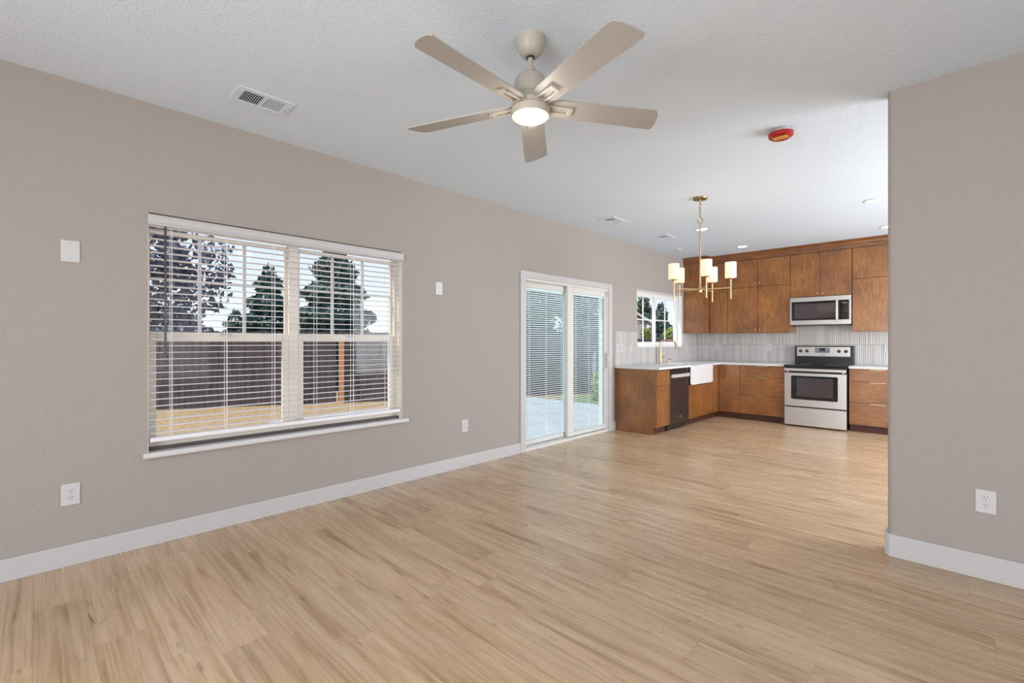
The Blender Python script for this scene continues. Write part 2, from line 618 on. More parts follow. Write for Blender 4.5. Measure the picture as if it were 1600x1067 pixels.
# the wall that ends in a rounded corner
rw = MB()
rad = 0.030
poly = [(XR, 3.53)]
for k in range(7):
    a = math.pi / 2 * k / 6
    poly.append((3.291 + rad - rad * math.sin(a) - 0.004, 3.53 + rad - rad * math.cos(a)))
for k in range(7):
    a = math.pi / 2 * k / 6
    poly.append((3.291 + rad - rad * math.cos(a) - 0.004, 3.66 - rad + rad * math.sin(a)))
poly.append((XR, 3.66))
rw.prism(poly, 'z', 0, H)
struct(rw.build('wall_right', M['wall']))
struct(MB().box(XR, YF, 0, XR + 0.1, -1.0, H).box(XR, 2.2, 0, XR + 0.1, 4.3, H).box(XR, 7.9, 0, XR + 0.1, YB, H)
       .box(XR, -1.0, 0, XR + 0.1, 2.2, 0.55).box(XR, -1.0, 2.35, XR + 0.1, 2.2, H)
       .box(XR, 4.3, 0, XR + 0.1, 7.9, 0.55).box(XR, 4.3, 2.35, XR + 0.1, 7.9, H).build('wall_side', M['wall']))
struct(MB().box(0, YF - 0.1, 0, 1.1, YF, H).box(4.7, YF - 0.1, 0, XR, YF, H).box(1.1, YF - 0.1, 0, 4.7, YF, 0.4).box(1.1, YF - 0.1, 2.3, 4.7, YF, H)
       .build('wall_front', M['wall']))

# baseboards
def bb(name, segs):
    m = MB()
    for s in segs:
        m.box(*s)
    return struct(m.build(name, M['white'], bevel=0.003))
bb('baseboard_left', [(0, YF, 0, 0.015, 3.842, 0.121)])
bb('baseboard_left', [(0, 5.746, 0, 0.015, 5.826, 0.121)])
m = MB()
p2 = [(XR, 3.515), (3.291 + 0.004, 3.515), (3.273, 3.536), (3.273, 3.655), (3.291 + 0.004, 3.675), (XR, 3.675)]
m.prism(p2, 'z', 0, 0.131)
struct(m.build('baseboard_right', M['white'], bevel=0.003))

# ------------------------------------------------------------------ window_1 (living room)
w1 = sroot('window_1', (-0.09, 1.4, W1[2]))
y0, y1, z0, z1 = W1
m = MB()
# outer frame
FX0, FX1 = -0.135, -0.075
ring(m, FX0, FX1, y0, y1, z0, z1, 0.010, 0.032, 0.035, 0.045)
m.box(FX0, 1.362, z0 + 0.035, FX1, 1.432, z1 - 0.045)
m.build('window_frame', M['vinyl'], w1, bevel=0.003)
for a, b, su, sl_ in ((y0 + 0.010, 1.362, 0.014, 0.044), (1.432, y1 - 0.032, 0.022, 0.040)):
    # upper (outer) sash
    u = MB()
    ring(u, -0.128, -0.108, a, b, 1.275, 1.985, su, 0.022, 0.043, 0.030)
    us = u.build('upper_sash', M['vinyl'], w1, bevel=0.002)
    MB().box(-0.120, a + su, 1.318, -0.117, b - 0.022, 1.955).build('pane', M['glass'], us)
    g = MB()
    ia, ib = a + su, b - 0.022
    for t in (1 / 3, 2 / 3):
        yy = ia + (ib - ia) * t
        g.box(-0.126, yy - 0.010, 1.318, -0.111, yy + 0.010, 1.955)
    g.box(-0.125, ia, 1.658, -0.112, ib, 1.676)
    g.build('muntin', M['white'], us)
    # lower (inner) sash
    l = MB()
    ring(l, -0.105, -0.080, a, b, z0 + 0.035, 1.315, sl_, 0.046, 0.05, 0.053)
    ls = l.build('lower_sash', M['vinyl'], w1, bevel=0.003)
    MB().box(-0.094, a + sl_, z0 + 0.085, -0.091, b - 0.046, 1.262).build('pane', M['glass'], ls)
    c = (a + b) / 2
    MB().box(-0.080, c - 0.035, 1.300, -0.062, c + 0.035, 1.318).build('sash_lock', M['white'], ls, bevel=0.003)
MB().box(-0.074, y0, z0 + 0.016, -0.045, y1, z0 + 0.036).build('sill_shadow_strip', M['sill_shadow'], w1)  # dark strip stands in for the shade between bottom rail and sill
m = MB()
m.box(-0.0745, y0 + 0.0005, 0.5605, 0.0, y1 - 0.0005, 0.5755)
m.prism([(0.0005, 0.542), (0.030, 0.542), (0.037, 0.550), (0.037, 0.568), (0.030, 0.576), (0.0005, 0.576)], 'y', 0.470, 2.358)
m.build('window_sill', M['sill'], w1)
# white drywall returns
m = MB()
m.box(-0.075, y0 - 0.0005, 0.576, 0.0, y0 + 0.003, z1).box(-0.075, y1 - 0.003, 0.576, 0.0, y1 + 0.0005, z1)
m.build('window_return', M['vinyl'], w1)

# blind
bl = thing('window_blind', (-0.02, 1.4, 2.0), 'white slatted blind lowered over the wide living room window', 'blind')
m = MB()
m.prism([(0.003, 2.050), (0.024, 2.050), (0.028, 2.043), (0.022, 2.034), (0.022, 2.004), (0.028, 1.996), (0.026, 1.986), (0.003, 1.986)], 'y', 0.492, 2.314)
m.build('valance', M['valance'], bl, bevel=0.0015)
MB().box(-0.062, y0 + 0.006, 1.985, -0.004, y1 - 0.006, 2.026).build('head_rail', M['slat'], bl)
m = MB()
zs = 0.690
n_sl = 0
while zs < 1.975:
    prof = []
    for k in range(5):
        t = k / 4 - 0.5
        prof.append((-0.033 + t * 0.050, zs + 0.0022 - 0.0088 * t * t + 0.02 * t * 0.05))
    prof += [(p[0], p[1] - 0.0026) for p in reversed(prof)]
    m.prism(prof, 'y', y0 + 0.010, y1 - 0.010)
    zs += 0.0420
    n_sl += 1
m.build('slats', M['slat'], bl)
MB().box(-0.058, y0 + 0.010, 0.634, -0.008, y1 - 0.010, 0.662).build('bottom_rail', M['slat'], bl, bevel=0.004)
for yy in (0.615, 0.925, 1.235, 1.545, 1.850, 2.170):
    m = MB()
    for xx in (-0.0605, -0.0062):
        m.box(xx - 0.0009, yy - 0.0012, 0.662, xx + 0.0009, yy + 0.0012, 1.985)
    m.box(-0.034, yy + 0.010, 0.662, -0.032, yy + 0.012, 1.985)
    m.build('ladder_cord', M['cordm'], bl)
m = MB().tube([(0.000, 0.583, 1.985), (0.000, 0.584, 1.20)], 0.0062, 8).tube([(0.0, 0.584, 1.1995), (0.0, 0.584, 1.185)], 0.0075, 8)
m.build('tilt_wand', M['wand'], bl)

# ------------------------------------------------------------------ door_1 (sliding glass door)
d1 = sroot('door_1', (0, 4.8, 0))
y0, y1, _, z1 = D1
m = MB()
m.box(-0.14, y0, 0.036, -0.0005, y0 + 0.028, z1).box(-0.14, y1 - 0.026, 0.036, -0.0005, y1, z1).box(-0.14, y0 + 0.028, z1 - 0.035, -0.0005, y1 - 0.026, z1)
m.build('door_frame', M['slider'], d1, bevel=0.002)
MB().box(-0.14, y0, 0.0, 0.006, y1, 0.036).build('threshold', M['slider'], d1, bevel=0.003)
MB().box(-0.070, y0 + 0.028, 0.036, -0.060, y1 - 0.026, 0.046).build('track', M['steel'], d1)


def slide_panel(name, xf, xb, a, b, st0, st1, zb, zt, rb, rt):
    f = MB()
    f.box(xb, a, zb, xf, a + st0, zt).box(xb, b - st1, zb, xf, b, zt)
    f.box(xb, a + st0, zb, xf, b - st1, zb + rb).box(xb, a + st0, zt - rt, xf, b - st1, zt)
    fo = f.build(name, M['slider'], d1, bevel=0.003)
    xm = (xf + xb) / 2
    ga, gb, g0, g1 = a + st0, b - st1, zb + rb, zt - rt
    for xx in (xm - 0.0125, xm + 0.0125):
        MB().box(xx - 0.0015, ga, g0, xx + 0.0015, gb, g1).build('pane', M['door_glass'], fo)
    s = MB()
    z = g0 + 0.02
    while z < g1 - 0.03:
        s.prism([(xm - 0.0090, z - 0.0064), (xm + 0.0090, z + 0.0054), (xm + 0.0090, z + 0.0064), (xm - 0.0090, z - 0.0054)], 'y', ga + 0.010, gb - 0.010)
        z += 0.0265
    s.build('slats', M['minislat'], fo)
    s = MB()
    for t in (0.09, 0.5, 0.91):
        yy = ga + (gb - ga) * t
        s.box(xm + 0.0094, yy - 0.0035, g0, xm + 0.0102, yy + 0.0035, g1)
    s.build('ladder_tape', M['minislat'], fo)
    MB().box(xm - 0.008, ga + 0.004, g1 - 0.026, xm + 0.008, gb - 0.004, g1 - 0.001).build('blind_head', M['minislat'], fo)
    return fo


slide_panel('fixed_panel', -0.080, -0.122, y0 + 0.028, 4.872, 0.085, 0.085, 0.046, 1.968, 0.055, 0.062)
sp_ = slide_panel('sliding_panel', -0.018, -0.060, 4.760, y1 - 0.026, 0.118, 0.052, 0.046, 1.968, 0.055, 0.075)
MB().box(-0.018, 5.578, 0.12, -0.008, 5.592, 1.88).build('blind_control_rail', M['white'], sp_, bevel=0.002)
MB().tube([(-0.018, 5.618, 0.90), (0.022, 5.618, 0.925), (0.026, 5.618, 1.0), (0.022, 5.618, 1.075), (-0.018, 5.618, 1.10)], 0.009, 8).build('pull_handle', M['white'], sp_)
MB().box(-0.018, 5.605, 0.88, -0.012, 5.631, 1.12).build('handle_plate', M['white'], sp_, bevel=0.002)
MB().tube([(-0.015, 5.612, 1.955), (0.004, 5.612, 1.930), (0.004, 5.612, 1.875)], 0.006, 8).build('top_latch', M['steel'], sp_)
# casing
m = MB()
m.box(0, 3.845, 0, 0.018, 3.925, 2.072).box(0, 5.652, 0, 0.018, 5.744, 2.072).box(0, 3.925, 1.998, 0.018, 5.652, 2.072)
struct(m.build('trim_1', M['white'], bevel=0.003))

# ------------------------------------------------------------------ window_2 (kitchen)
w2 = sroot('window_2', (-0.1, 7.2, W2[2]))
y0, y1, z0, z1 = W2
m = MB()
ring(m, -0.138, -0.10, y0, y1, z0, z1, 0.045, 0.05, 0.05, 0.045)
m.build('window_frame', M['lit_frame_white'], w2, bevel=0.003)
for name, a, b, x in (('fixed_sash', y0 + 0.045, 7.250, -0.1245), ('sliding_sash', 7.185, y1 - 0.05, -0.098)):
    s = MB()
    ring(s, x - 0.012, x + 0.012, a, b, z0 + 0.05, z1 - 0.045, 0.05, 0.05, 0.035, 0.035)
    so_ = s.build(name, M['lit_frame_white'], w2, bevel=0.002)
    MB().box(x - 0.002, a + 0.05, z0 + 0.085, x + 0.002, b - 0.05, z1 - 0.08).build('pane', M['glass'], so_)
    g = MB()
    yy = (a + b) / 2
    zz = (z0 + z1) / 2
    g.box(x - 0.006, yy - 0.010, z0 + 0.085, x + 0.006, yy + 0.010, z1 - 0.08)
    g.box(x - 0.0055, a + 0.05, zz - 0.010, x + 0.0055, b - 0.05, zz + 0.010)
    g.build('muntin', M['lit_frame_white'], so_)
MB().box(-0.086, 7.19, 1.60, -0.076, 7.225, 1.70).build('sash_lock', M['lit_frame_white'], w2, bevel=0.003)
m = MB()
m.box(-0.0845, y0 + 0.006, z0, 0.012, y1 - 0.006, z0 + 0.018).box(-0.0845, y0 + 0.006, z1 - 0.006, 0.001, y1 - 0.006, z1).box(-0.0995, y1 - 0.006, z0, 0.001, y1, z1).box(-0.0995, y0, z0, 0.001, y0 + 0.006, z1)
m.build('window_return', M['lit_frame_white'], w2)

# ------------------------------------------------------------------ kitchen: tile
m = MB()
m.box(0, 5.83, 0.915, 0.010, 6.46, 1.404).box(0, 6.46, 0.915, 0.010, 8.035, 1.172).box(0, 8.035, 0.915, 0.010, 8.63, 1.410)
struct(m.build('wall_tile_side', M['tile_y']))
m = MB()
m.box(0.010, 8.630, 0.915, 1.645, YB, 1.412).box(1.645, 8.630, 0.915, 2.435, YB, 1.60).box(2.435, 8.630, 0.915, 3.085, YB, 1.412)
struct(m.build('wall_tile_back', M['tile_x']))
struct(MB().box(0, 5.826, 0.915, 0.012, 5.832, 1.408).box(0, 5.826, 1.404, 0.012, 6.46, 1.410).build('trim_3', M['white']))

# ------------------------------------------------------------------ kitchen: base cabinets
def pull_x(parent, xc, yf, zt, mat='brass'):
    # edge pull on a front that faces -y
    m = MB().box(xc - 0.085, yf - 0.016, zt - 0.012, xc + 0.085, yf, zt + 0.001)
    return m.build('handle', M[mat], parent, bevel=0.002)


def pull_y(parent, xf, yc, zt, w=0.05, mat='brass'):
    m = MB().box(xf, yc - w, zt - 0.012, xf + 0.016, yc + w, zt + 0.001)
    return m.build('handle', M[mat], parent, bevel=0.002)


def knob(parent, p, axis):
    rot = Matrix.Rotation(R(90), 3, 'X') if axis == 'y' else Matrix.Rotation(R(90), 3, 'Y')
    m = MB().lathe([(0.006, 0), (0.006, 0.012), (0.013, 0.016), (0.014, 0.022), (0.010, 0.027)], p, 14, rot)
    return m.build('knob', M['brass'], parent)


# narrow cabinet at the end of the counter
c = thing('base_cabinet', (0.3, 6.0, 0), 'narrow stained wood base cabinet whose broad end panel faces the room by the sliding door', 'cabinet', 'stained wood base cabinets')
MB().prism([(0.016, 0), (0.578, 0), (0.578, 0.098), (0.650, 0.098), (0.650, 0.884), (0.016, 0.884)], 'y', 5.830, 5.850).build('end_panel', M['wood_v'], c, bevel=0.001)
MB().box(0.016, 5.851, 0.10, 0.624, 6.216, 0.884).build('body', M['wood_v'], c)
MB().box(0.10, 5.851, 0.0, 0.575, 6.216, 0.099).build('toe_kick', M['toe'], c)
d = MB().box(0.626, 5.853, 0.664, 0.646, 6.214, 0.872).build('drawer', M['wood_hy'], c, bevel=0.0015)
pull_y(d, 0.646, 6.03, 0.872, 0.06, 'aged_brass')
d = MB().box(0.626, 5.853, 0.104, 0.646, 6.214, 0.659).build('door', M['wood_v'], c, bevel=0.0015)
pull_y(d, 0.646, 6.05, 0.659, 0.075)

# dishwasher
dw = thing('dishwasher', (0.3, 6.53, 0), 'dark steel dishwasher with pale bar handle between narrow cabinet and sink', 'dishwasher')
MB().box(0.05, 6.222, 0.012, 0.60, 6.838, 0.875).build('body', M['black'], dw)
MB().box(0.601, 6.226, 0.100, 0.648, 6.834, 0.790).build('door', M['dark_steel'], dw, bevel=0.003)
MB().box(0.601, 6.226, 0.794, 0.640, 6.834, 0.872).build('control_panel', M['black'], dw, bevel=0.003)
hp = [(0.652, 6.245, 0.780)] + [(0.675 + 0.012 * math.sin(math.pi * k / 8), 6.245 + 0.57 * k / 8, 0.780) for k in range(9)] + [(0.652, 6.815, 0.780)]
m = MB()
for k in range(len(hp) - 1):
    a, b = hp[k], hp[k + 1]
    m.face([(a[0], a[1], 0.755), (b[0], b[1], 0.755), (b[0], b[1], 0.800), (a[0], a[1], 0.800)])
    m.face([(a[0], a[1], 0.800), (b[0], b[1], 0.800), (0.648, b[1], 0.800), (0.648, a[1], 0.800)])
    m.face([(a[0], a[1], 0.755), (0.648, a[1], 0.755), (0.648, b[1], 0.755), (b[0], b[1], 0.755)])
m.build('handle', M['pale_steel'], dw)
MB().lathe([(0.022, 0), (0.022, 0.003), (0.016, 0.005)], (0.648, 6.545, 0.185), 20, Matrix.Rotation(R(90), 3, 'Y') @ Matrix.Diagonal((0.55, 1, 1))).build('badge', M['chrome'], dw)
MB().box(0.05, 6.222, 0.0, 0.575, 6.838, 0.011).build('base', M['black'], dw)

# farmhouse sink
sk = thing('farmhouse_sink', (0.4, 7.28, 0.6), 'white farmhouse sink with ribbed apron front under the kitchen window', 'sink')
SX0, SX1, SY0, SY1, SZ0, SZ1 = 0.150, 0.672, 6.862, 7.706, 0.612, 0.905
t = 0.028
m = MB()
m.box(SX0, SY0, SZ0, SX1 - 0.03, SY1, SZ0 + 0.03)
m.box(SX0, SY0, SZ0, SX0 + t, SY1, SZ1).box(SX0, SY0, SZ0, SX1 - 0.012, SY0 + t, SZ1).box(SX0, SY1 - t, SZ0, SX1 - 0.012, SY1, SZ1)
m.box(SX1 - 0.045, SY0, SZ0, SX1 - 0.012, SY1, SZ1)
m.build('basin', M['porcelain'], sk, bevel=0.004)
m = MB()
m.box(SX1 - 0.012, SY0, 0.835, SX1, SY1, SZ1).box(SX1 - 0.012, SY0, SZ0, SX1, SY1, SZ0 + 0.02)
m.box(SX1 - 0.012, SY0, SZ0, SX1, SY0 + 0.03, 0.835).box(SX1 - 0.012, SY1 - 0.03, SZ0, SX1, SY1, 0.835)
nr = 13
for k in range(nr):
    a = SY0 + 0.034 + (SY1 - SY0 - 0.068) * k / nr
    b = SY0 + 0.034 + (SY1 - SY0 - 0.068) * (k + 1) / nr - 0.006
    m.box(SX1 - 0.012, a, SZ0 + 0.02, SX1 - 0.003, b, 0.835)
m.build('ribbed_apron', M['porcelain'], sk, bevel=0.002)
MB().lathe([(0.045, 0), (0.045, 0.003), (0.03, 0.004)], (0.40, 7.28, SZ0 + 0.03), 24).build('drain', M['brass'], sk)

# sink cabinet
c = thing('base_cabinet', (0.3, 7.3, 0), 'reddish two-door cabinet directly below the white farmhouse sink', 'cabinet', 'stained wood base cabinets')
MB().box(0.016, 6.844, 0.10, 0.624, 7.754, 0.606).box(0.016, 6.844, 0.606, 0.13, 7.754, 0.884).box(0.016, 7.712, 0.606, 0.624, 7.754, 0.884).build('body', M['wood_v'], c)
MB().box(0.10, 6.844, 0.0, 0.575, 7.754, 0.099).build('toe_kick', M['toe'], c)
for a, b, hc in ((6.848, 7.297, 7.20), (7.301, 7.752, 7.40)):
    d = MB().box(0.626, a, 0.104, 0.646, b, 0.604).build('door', M['wood_v'], c, bevel=0.0015)
    pull_y(d, 0.646, hc, 0.604, 0.06, 'aged_brass')

# corner cabinet (L-shaped)
c = thing('base_cabinet', (0.5, 8.2, 0), 'reddish corner base cabinet between sink and drawer stack', 'cabinet', 'stained wood base cabinets')
MB().box(0.016, 7.758, 0.10, 0.624, 8.626, 0.884).box(0.624, 8.034, 0.10, 0.978, 8.626, 0.884).build('body', M['wood_v'], c)
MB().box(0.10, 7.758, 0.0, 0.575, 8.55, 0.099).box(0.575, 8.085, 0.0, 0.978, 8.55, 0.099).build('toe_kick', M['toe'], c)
MB().box(0.626, 7.760, 0.104, 0.646, 8.008, 0.880).build('door', M['wood_v'], c, bevel=0.0015)
MB().box(0.650, 8.012, 0.104, 0.977, 8.032, 0.880).build('door', M['wood_v'], c, bevel=0.0015)


def drawer_cab(x0, x1, label):
    c = thing('drawer_cabinet', ((x0 + x1) / 2, 8.3, 0), label, 'cabinet', 'three-drawer base cabinets')
    MB().box(x0, 8.034, 0.10, x1, 8.626, 0.884).build('body', M['wood_hx'], c)
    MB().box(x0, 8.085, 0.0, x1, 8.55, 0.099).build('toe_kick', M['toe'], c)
    for za, zb in ((0.708, 0.880), (0.412, 0.704), (0.106, 0.408)):
        d = MB().box(x0 + 0.002, 8.012, za, x1 - 0.002, 8.032, zb).build('drawer', M['wood_hx'], c, bevel=0.0015)
        pull_x(d, (x0 + x1) / 2, 8.012, zb)
    return c


drawer_cab(0.982, 1.636, 'three-drawer base cabinet with brass edge pulls between corner cabinet and range')
drawer_cab(2.434, 3.080, 'three-drawer base cabinet with brass edge pulls between range and beige wall end')

# worktops
wt = MB()
wt.box(0.012, 5.815, 0.886, 0.690, 6.860, 0.916).box(0.012, 6.860, 0.886, 0.148, 7.708, 0.916)
wt.box(0.012, 7.708, 0.886, 0.690, 8.628, 0.916).box(0.690, 7.985, 0.886, 1.636, 8.628, 0.916)
tag(wt.build('countertop', M['quartz']), 'pale quartz worktop running round the sink corner to the range', 'countertop', 'pale quartz worktops')
tag(MB().box(2.434, 7.985, 0.886, 3.090, 8.628, 0.916).build('countertop', M['quartz'], bevel=0.002), 'short pale quartz worktop over the drawers beyond the range', 'countertop', 'pale quartz worktops')

# ------------------------------------------------------------------ range
rg = thing('range', (2.03, 8.2, 0), 'stainless electric range with black glass cooktop and oven window', 'range')
RX0, RX1 = 1.645, 2.418
MB().box(RX0 + 0.004, 7.985, 0.03, RX1 - 0.002, 8.58, 0.885).build('body', M['black'], rg)
m = MB()
for x in (RX0 + 0.06, RX1 - 0.06):
    for y in (8.05, 8.5):
        MB().lathe([(0.015, 0), (0.015, 0.03)], (x, y, 0), 10).build('foot', M['black'], rg)
MB().box(RX0, 7.935, 0.022, RX1, 7.984, 0.288).build('storage_drawer', M['steel'], rg, bevel=0.004)
od = MB().box(RX0, 7.935, 0.304, RX1, 7.984, 0.800).build('oven_door', M['steel'], rg, bevel=0.004)
fr_ = MB()
ox0, ox1, oz0, oz1 = 1.735, 2.318, 0.408, 0.758
pts = []
for cx_, cz_, a0 in ((ox1 - 0.02, oz1 - 0.02, 0), (ox0 + 0.02, oz1 - 0.02, 90), (ox0 + 0.02, oz0 + 0.02, 180), (ox1 - 0.02, oz0 + 0.02, 270)):
    for k in range(5):
        a = R(a0 + 22.5 * k)
        pts.append((cx_ + 0.02 * math.cos(a), cz_ + 0.02 * math.sin(a)))
fr_.prism(pts, 'y', 7.931, 7.936)
wf = fr_.build('window_surround', M['black_glass'], od)
MB().box(1.808, 7.9295, 0.455, 2.262, 7.9315, 0.728).build('window_glass', M['oven_glass'], wf)
MB().box(RX0, 7.905, 0.826, RX1, 7.955, 0.866).box(RX0 + 0.02, 7.94, 0.806, RX0 + 0.06, 7.984, 0.850).box(RX1 - 0.06, 7.94, 0.806, RX1 - 0.02, 7.984, 0.850).build('door_handle', M['steel'], od, bevel=0.008)
MB().box(RX0 - 0.012, 7.945, 0.888, RX1 + 0.012, 8.56, 0.918).build('cooktop', M['black_glass'], rg, bevel=0.006)
m = MB()
for x, y, r in ((1.84, 8.10, 0.10), (2.22, 8.10, 0.08), (1.84, 8.38, 0.08), (2.22, 8.38, 0.10)):
    MB().lathe([(r - 0.004, 0), (r - 0.004, 0.0006), (r, 0.0006), (r, 0)], (x, y, 0.918), 40, cap0=False, cap1=False).build('burner_ring', M['grey_panel'], rg)
bg = MB().box(RX0, 8.535, 0.900, RX1, 8.626, 1.198).build('backguard', M['black'], rg, bevel=0.006)
MB().box(RX0 + 0.03, 8.528, 1.035, RX1 - 0.045, 8.536, 1.182).build('control_panel', M['steel'], bg, bevel=0.002)
tp = MB().box(1.925, 8.524, 1.092, 2.115, 8.529, 1.168).build('touch_panel', M['grey_panel'], bg, bevel=0.003)
MB().box(1.985, 8.522, 1.128, 2.055, 8.525, 1.158).build('display', M['screen'], bg)
for k in range(6):
    for x in (1.936, 2.066):
        MB().box(x, 8.5225, 1.100 + 0.011 * k, x + 0.039, 8.5245, 1.105 + 0.011 * k).build('touch_button', M['mark'], tp)
for x in (1.728, 1.815, 2.234, 2.322):
    kb = MB().lathe([(0.024, 0), (0.024, 0.006), (0.019, 0.008), (0.017, 0.028), (0.014, 0.030)], (x, 8.528, 1.117), 20, Matrix.Rotation(R(90), 3, 'X')).build('knob', M['black'], bg)
    MB().box(x - 0.0025, 8.496, 1.119, x + 0.0025, 8.498, 1.134).build('pointer', M['mark'], bg)
MB().box(1.985, 8.527, 1.052, 2.055, 8.529, 1.060).build('badge', M['grey_panel'], bg)

# ------------------------------------------------------------------ upper cabinets
def door_y(c, x0, x1, z0, z1, kx=None, kz=None, yf=8.268):
    d = MB().box(x0 + 0.002, yf, z0 + 0.002, x1 - 0.002, yf + 0.020, z1 - 0.002).build('door', M['wood_v'], c, bevel=0.0015)
    if kx is not None:
        knob(d, (kx, yf, kz), 'y')
    return d


c = thing('wall_cabinet', (0.19, 8.35, 1.41), 'tall stained wood wall cabinet beside the kitchen window, its flank facing the room', 'cabinet', 'stained wood wall cabinets')
MB().box(0.003, 8.106, 1.410, 0.372, 8.636, 2.614).build('body', M['wood_v'], c, bevel=0.001)
d = MB().box(0.374, 8.110, 1.412, 0.394, 8.262, 2.158).build('door', M['wood_v'], c, bevel=0.0015)
knob(d, (0.394, 8.135, 1.465), 'x')
MB().box(0.374, 8.110, 2.163, 0.394, 8.262, 2.612).build('door', M['wood_v'], c, bevel=0.0015)

c = thing('wall_cabinet', (0.55, 8.45, 1.41), 'slim wall cabinet in the kitchen corner behind the chandelier', 'cabinet', 'stained wood wall cabinets')
MB().box(0.396, 8.290, 1.410, 0.696, 8.636, 2.614).build('body', M['wood_v'], c)
door_y(c, 0.398, 0.698, 1.410, 2.160)
door_y(c, 0.398, 0.698, 2.162, 2.612)

c = thing('wall_cabinet', (1.17, 8.45, 1.41), 'wide four-door wall cabinet with brass knobs between corner and microwave', 'cabinet', 'stained wood wall cabinets')
MB().box(0.700, 8.290, 1.405, 1.642, 8.636, 2.614).build('body', M['wood_v'], c)
door_y(c, 0.700, 1.171, 1.405, 2.160, 1.143, 1.462)
door_y(c, 1.173, 1.643, 1.405, 2.160, 1.203, 1.462)
door_y(c, 0.700, 1.171, 2.164, 2.612, 1.143, 2.222)
door_y(c, 1.173, 1.643, 2.164, 2.612, 1.203, 2.222)

c = thing('wall_cabinet', (2.04, 8.45, 1.945), 'two-door wall cabinet hung above the steel microwave', 'cabinet', 'stained wood wall cabinets')
MB().box(1.647, 8.290, 1.947, 2.430, 8.636, 2.614).build('body', M['wood_v'], c)
door_y(c, 1.646, 2.036, 1.947, 2.612, 2.004, 1.990)
door_y(c, 2.038, 2.431, 1.947, 2.612, 2.070, 1.990)

c = thing('wall_cabinet', (2.75, 8.45, 1.41), 'stacked wall cabinet between microwave and the beige wall end', 'cabinet', 'stained wood wall cabinets')
MB().box(2.436, 8.290, 1.412, 3.080, 8.636, 2.614).build('body', M['wood_v'], c)
door_y(c, 2.436, 3.081, 1.412, 2.166)
door_y(c, 2.436, 3.081, 2.170, 2.612)

# crown board along the tops
prof = [(0.0, 2.614), (0.012, 2.614), (0.014, 2.672), (0.022, 2.680), (0.026, 2.700), (0.042, 2.722), (0.050, 2.726), (0.050, H), (0.0, H)]
m = MB()
m.prism([(8.268 - p[0], p[1]) for p in prof], 'x', 0.394, 3.084)
m.prism([(0.376 + p[0], p[1]) for p in prof], 'y', 8.106, 8.268)
m.prism([(8.108 - p[0], p[1]) for p in prof], 'x', 0.0, 0.376)
m.box(0.376, 8.058, 2.726, 0.426, 8.108, H).box(0.376, 8.096, 2.614, 0.388, 8.108, 2.726)
struct(m.build('trim_2', M['wood_crown_shaded']))

# microwave
mw = thing('microwave', (2.03, 8.4, 1.52), 'stainless over-the-range microwave with dark door glass', 'microwave')
MX0, MX1, MZ0, MZ1, MY = 1.648, 2.428, 1.520, 1.940, 8.236
MB().box(MX0 + 0.003, MY + 0.022, MZ0 + 0.012, MX1 - 0.003, 8.628, MZ1 - 0.001).build('body', M['black'], mw)
MB().box(MX0 + 0.02, MY + 0.03, MZ0 - 0.012, MX1 - 0.02, 8.60, MZ0 + 0.011).build('vent_hood', M['black'], mw)
m = MB()
DX = 2.288
m.box(MX0, MY, MZ1 - 0.066, DX, MY + 0.021, MZ1).box(MX0, MY, MZ0, DX, MY + 0.021, MZ0 + 0.068).box(MX0, MY, MZ0 + 0.068, MX0 + 0.020, MY + 0.021, MZ1 - 0.066)
dd = m.build('door', M['steel'], mw, bevel=0.002)
dg = MB().box(MX0 + 0.020, MY + 0.003, MZ0 + 0.068, DX, MY + 0.020, MZ1 - 0.066).build('door_glass', M['black_glass'], dd)
MB().box(MX0 + 0.062, MY + 0.0015, MZ0 + 0.098, DX - 0.062, MY + 0.0035, MZ1 - 0.100).build('viewing_mesh', M['oven_glass'], dd)
hp = [(DX - 0.030, MY - 0.002, MZ0 + 0.075)] + [(DX - 0.030, MY - 0.030 - 0.010 * math.sin(math.pi * k / 6), MZ0 + 0.078 + 0.268 * k / 6) for k in range(7)] + [(DX - 0.030, MY - 0.002, MZ0 + 0.349)]
MB().tube(hp, 0.017, 10).build('handle', M['steel'], dd)
m = MB()
m.box(DX + 0.002, MY, MZ1 - 0.066, MX1, MY + 0.021, MZ1).box(DX + 0.002, MY, MZ0, MX1, MY + 0.021, MZ0 + 0.068).box(MX1 - 0.026, MY, MZ0 + 0.068, MX1, MY + 0.021, MZ1 - 0.066)
cp = m.build('control_column', M['steel'], mw, bevel=0.002)
MB().box(DX + 0.002, MY + 0.003, MZ0 + 0.068, MX1 - 0.026, MY + 0.020, MZ1 - 0.066).build('control_glass', M['black_glass'], cp)
MB().box(DX + 0.030, MY + 0.0015, MZ1 - 0.118, MX1 - 0.045, MY + 0.0035, MZ1 - 0.098).build('display', M['grey_panel'], cp)
for i in range(3):
    for j in range(5):
        MB().box(DX + 0.026 + 0.030 * i, MY + 0.002, MZ0 + 0.085 + 0.030 * j, DX + 0.040 + 0.030 * i, MY + 0.0034, MZ0 + 0.091 + 0.030 * j).build('touch_button', M['grey_panel'], cp)

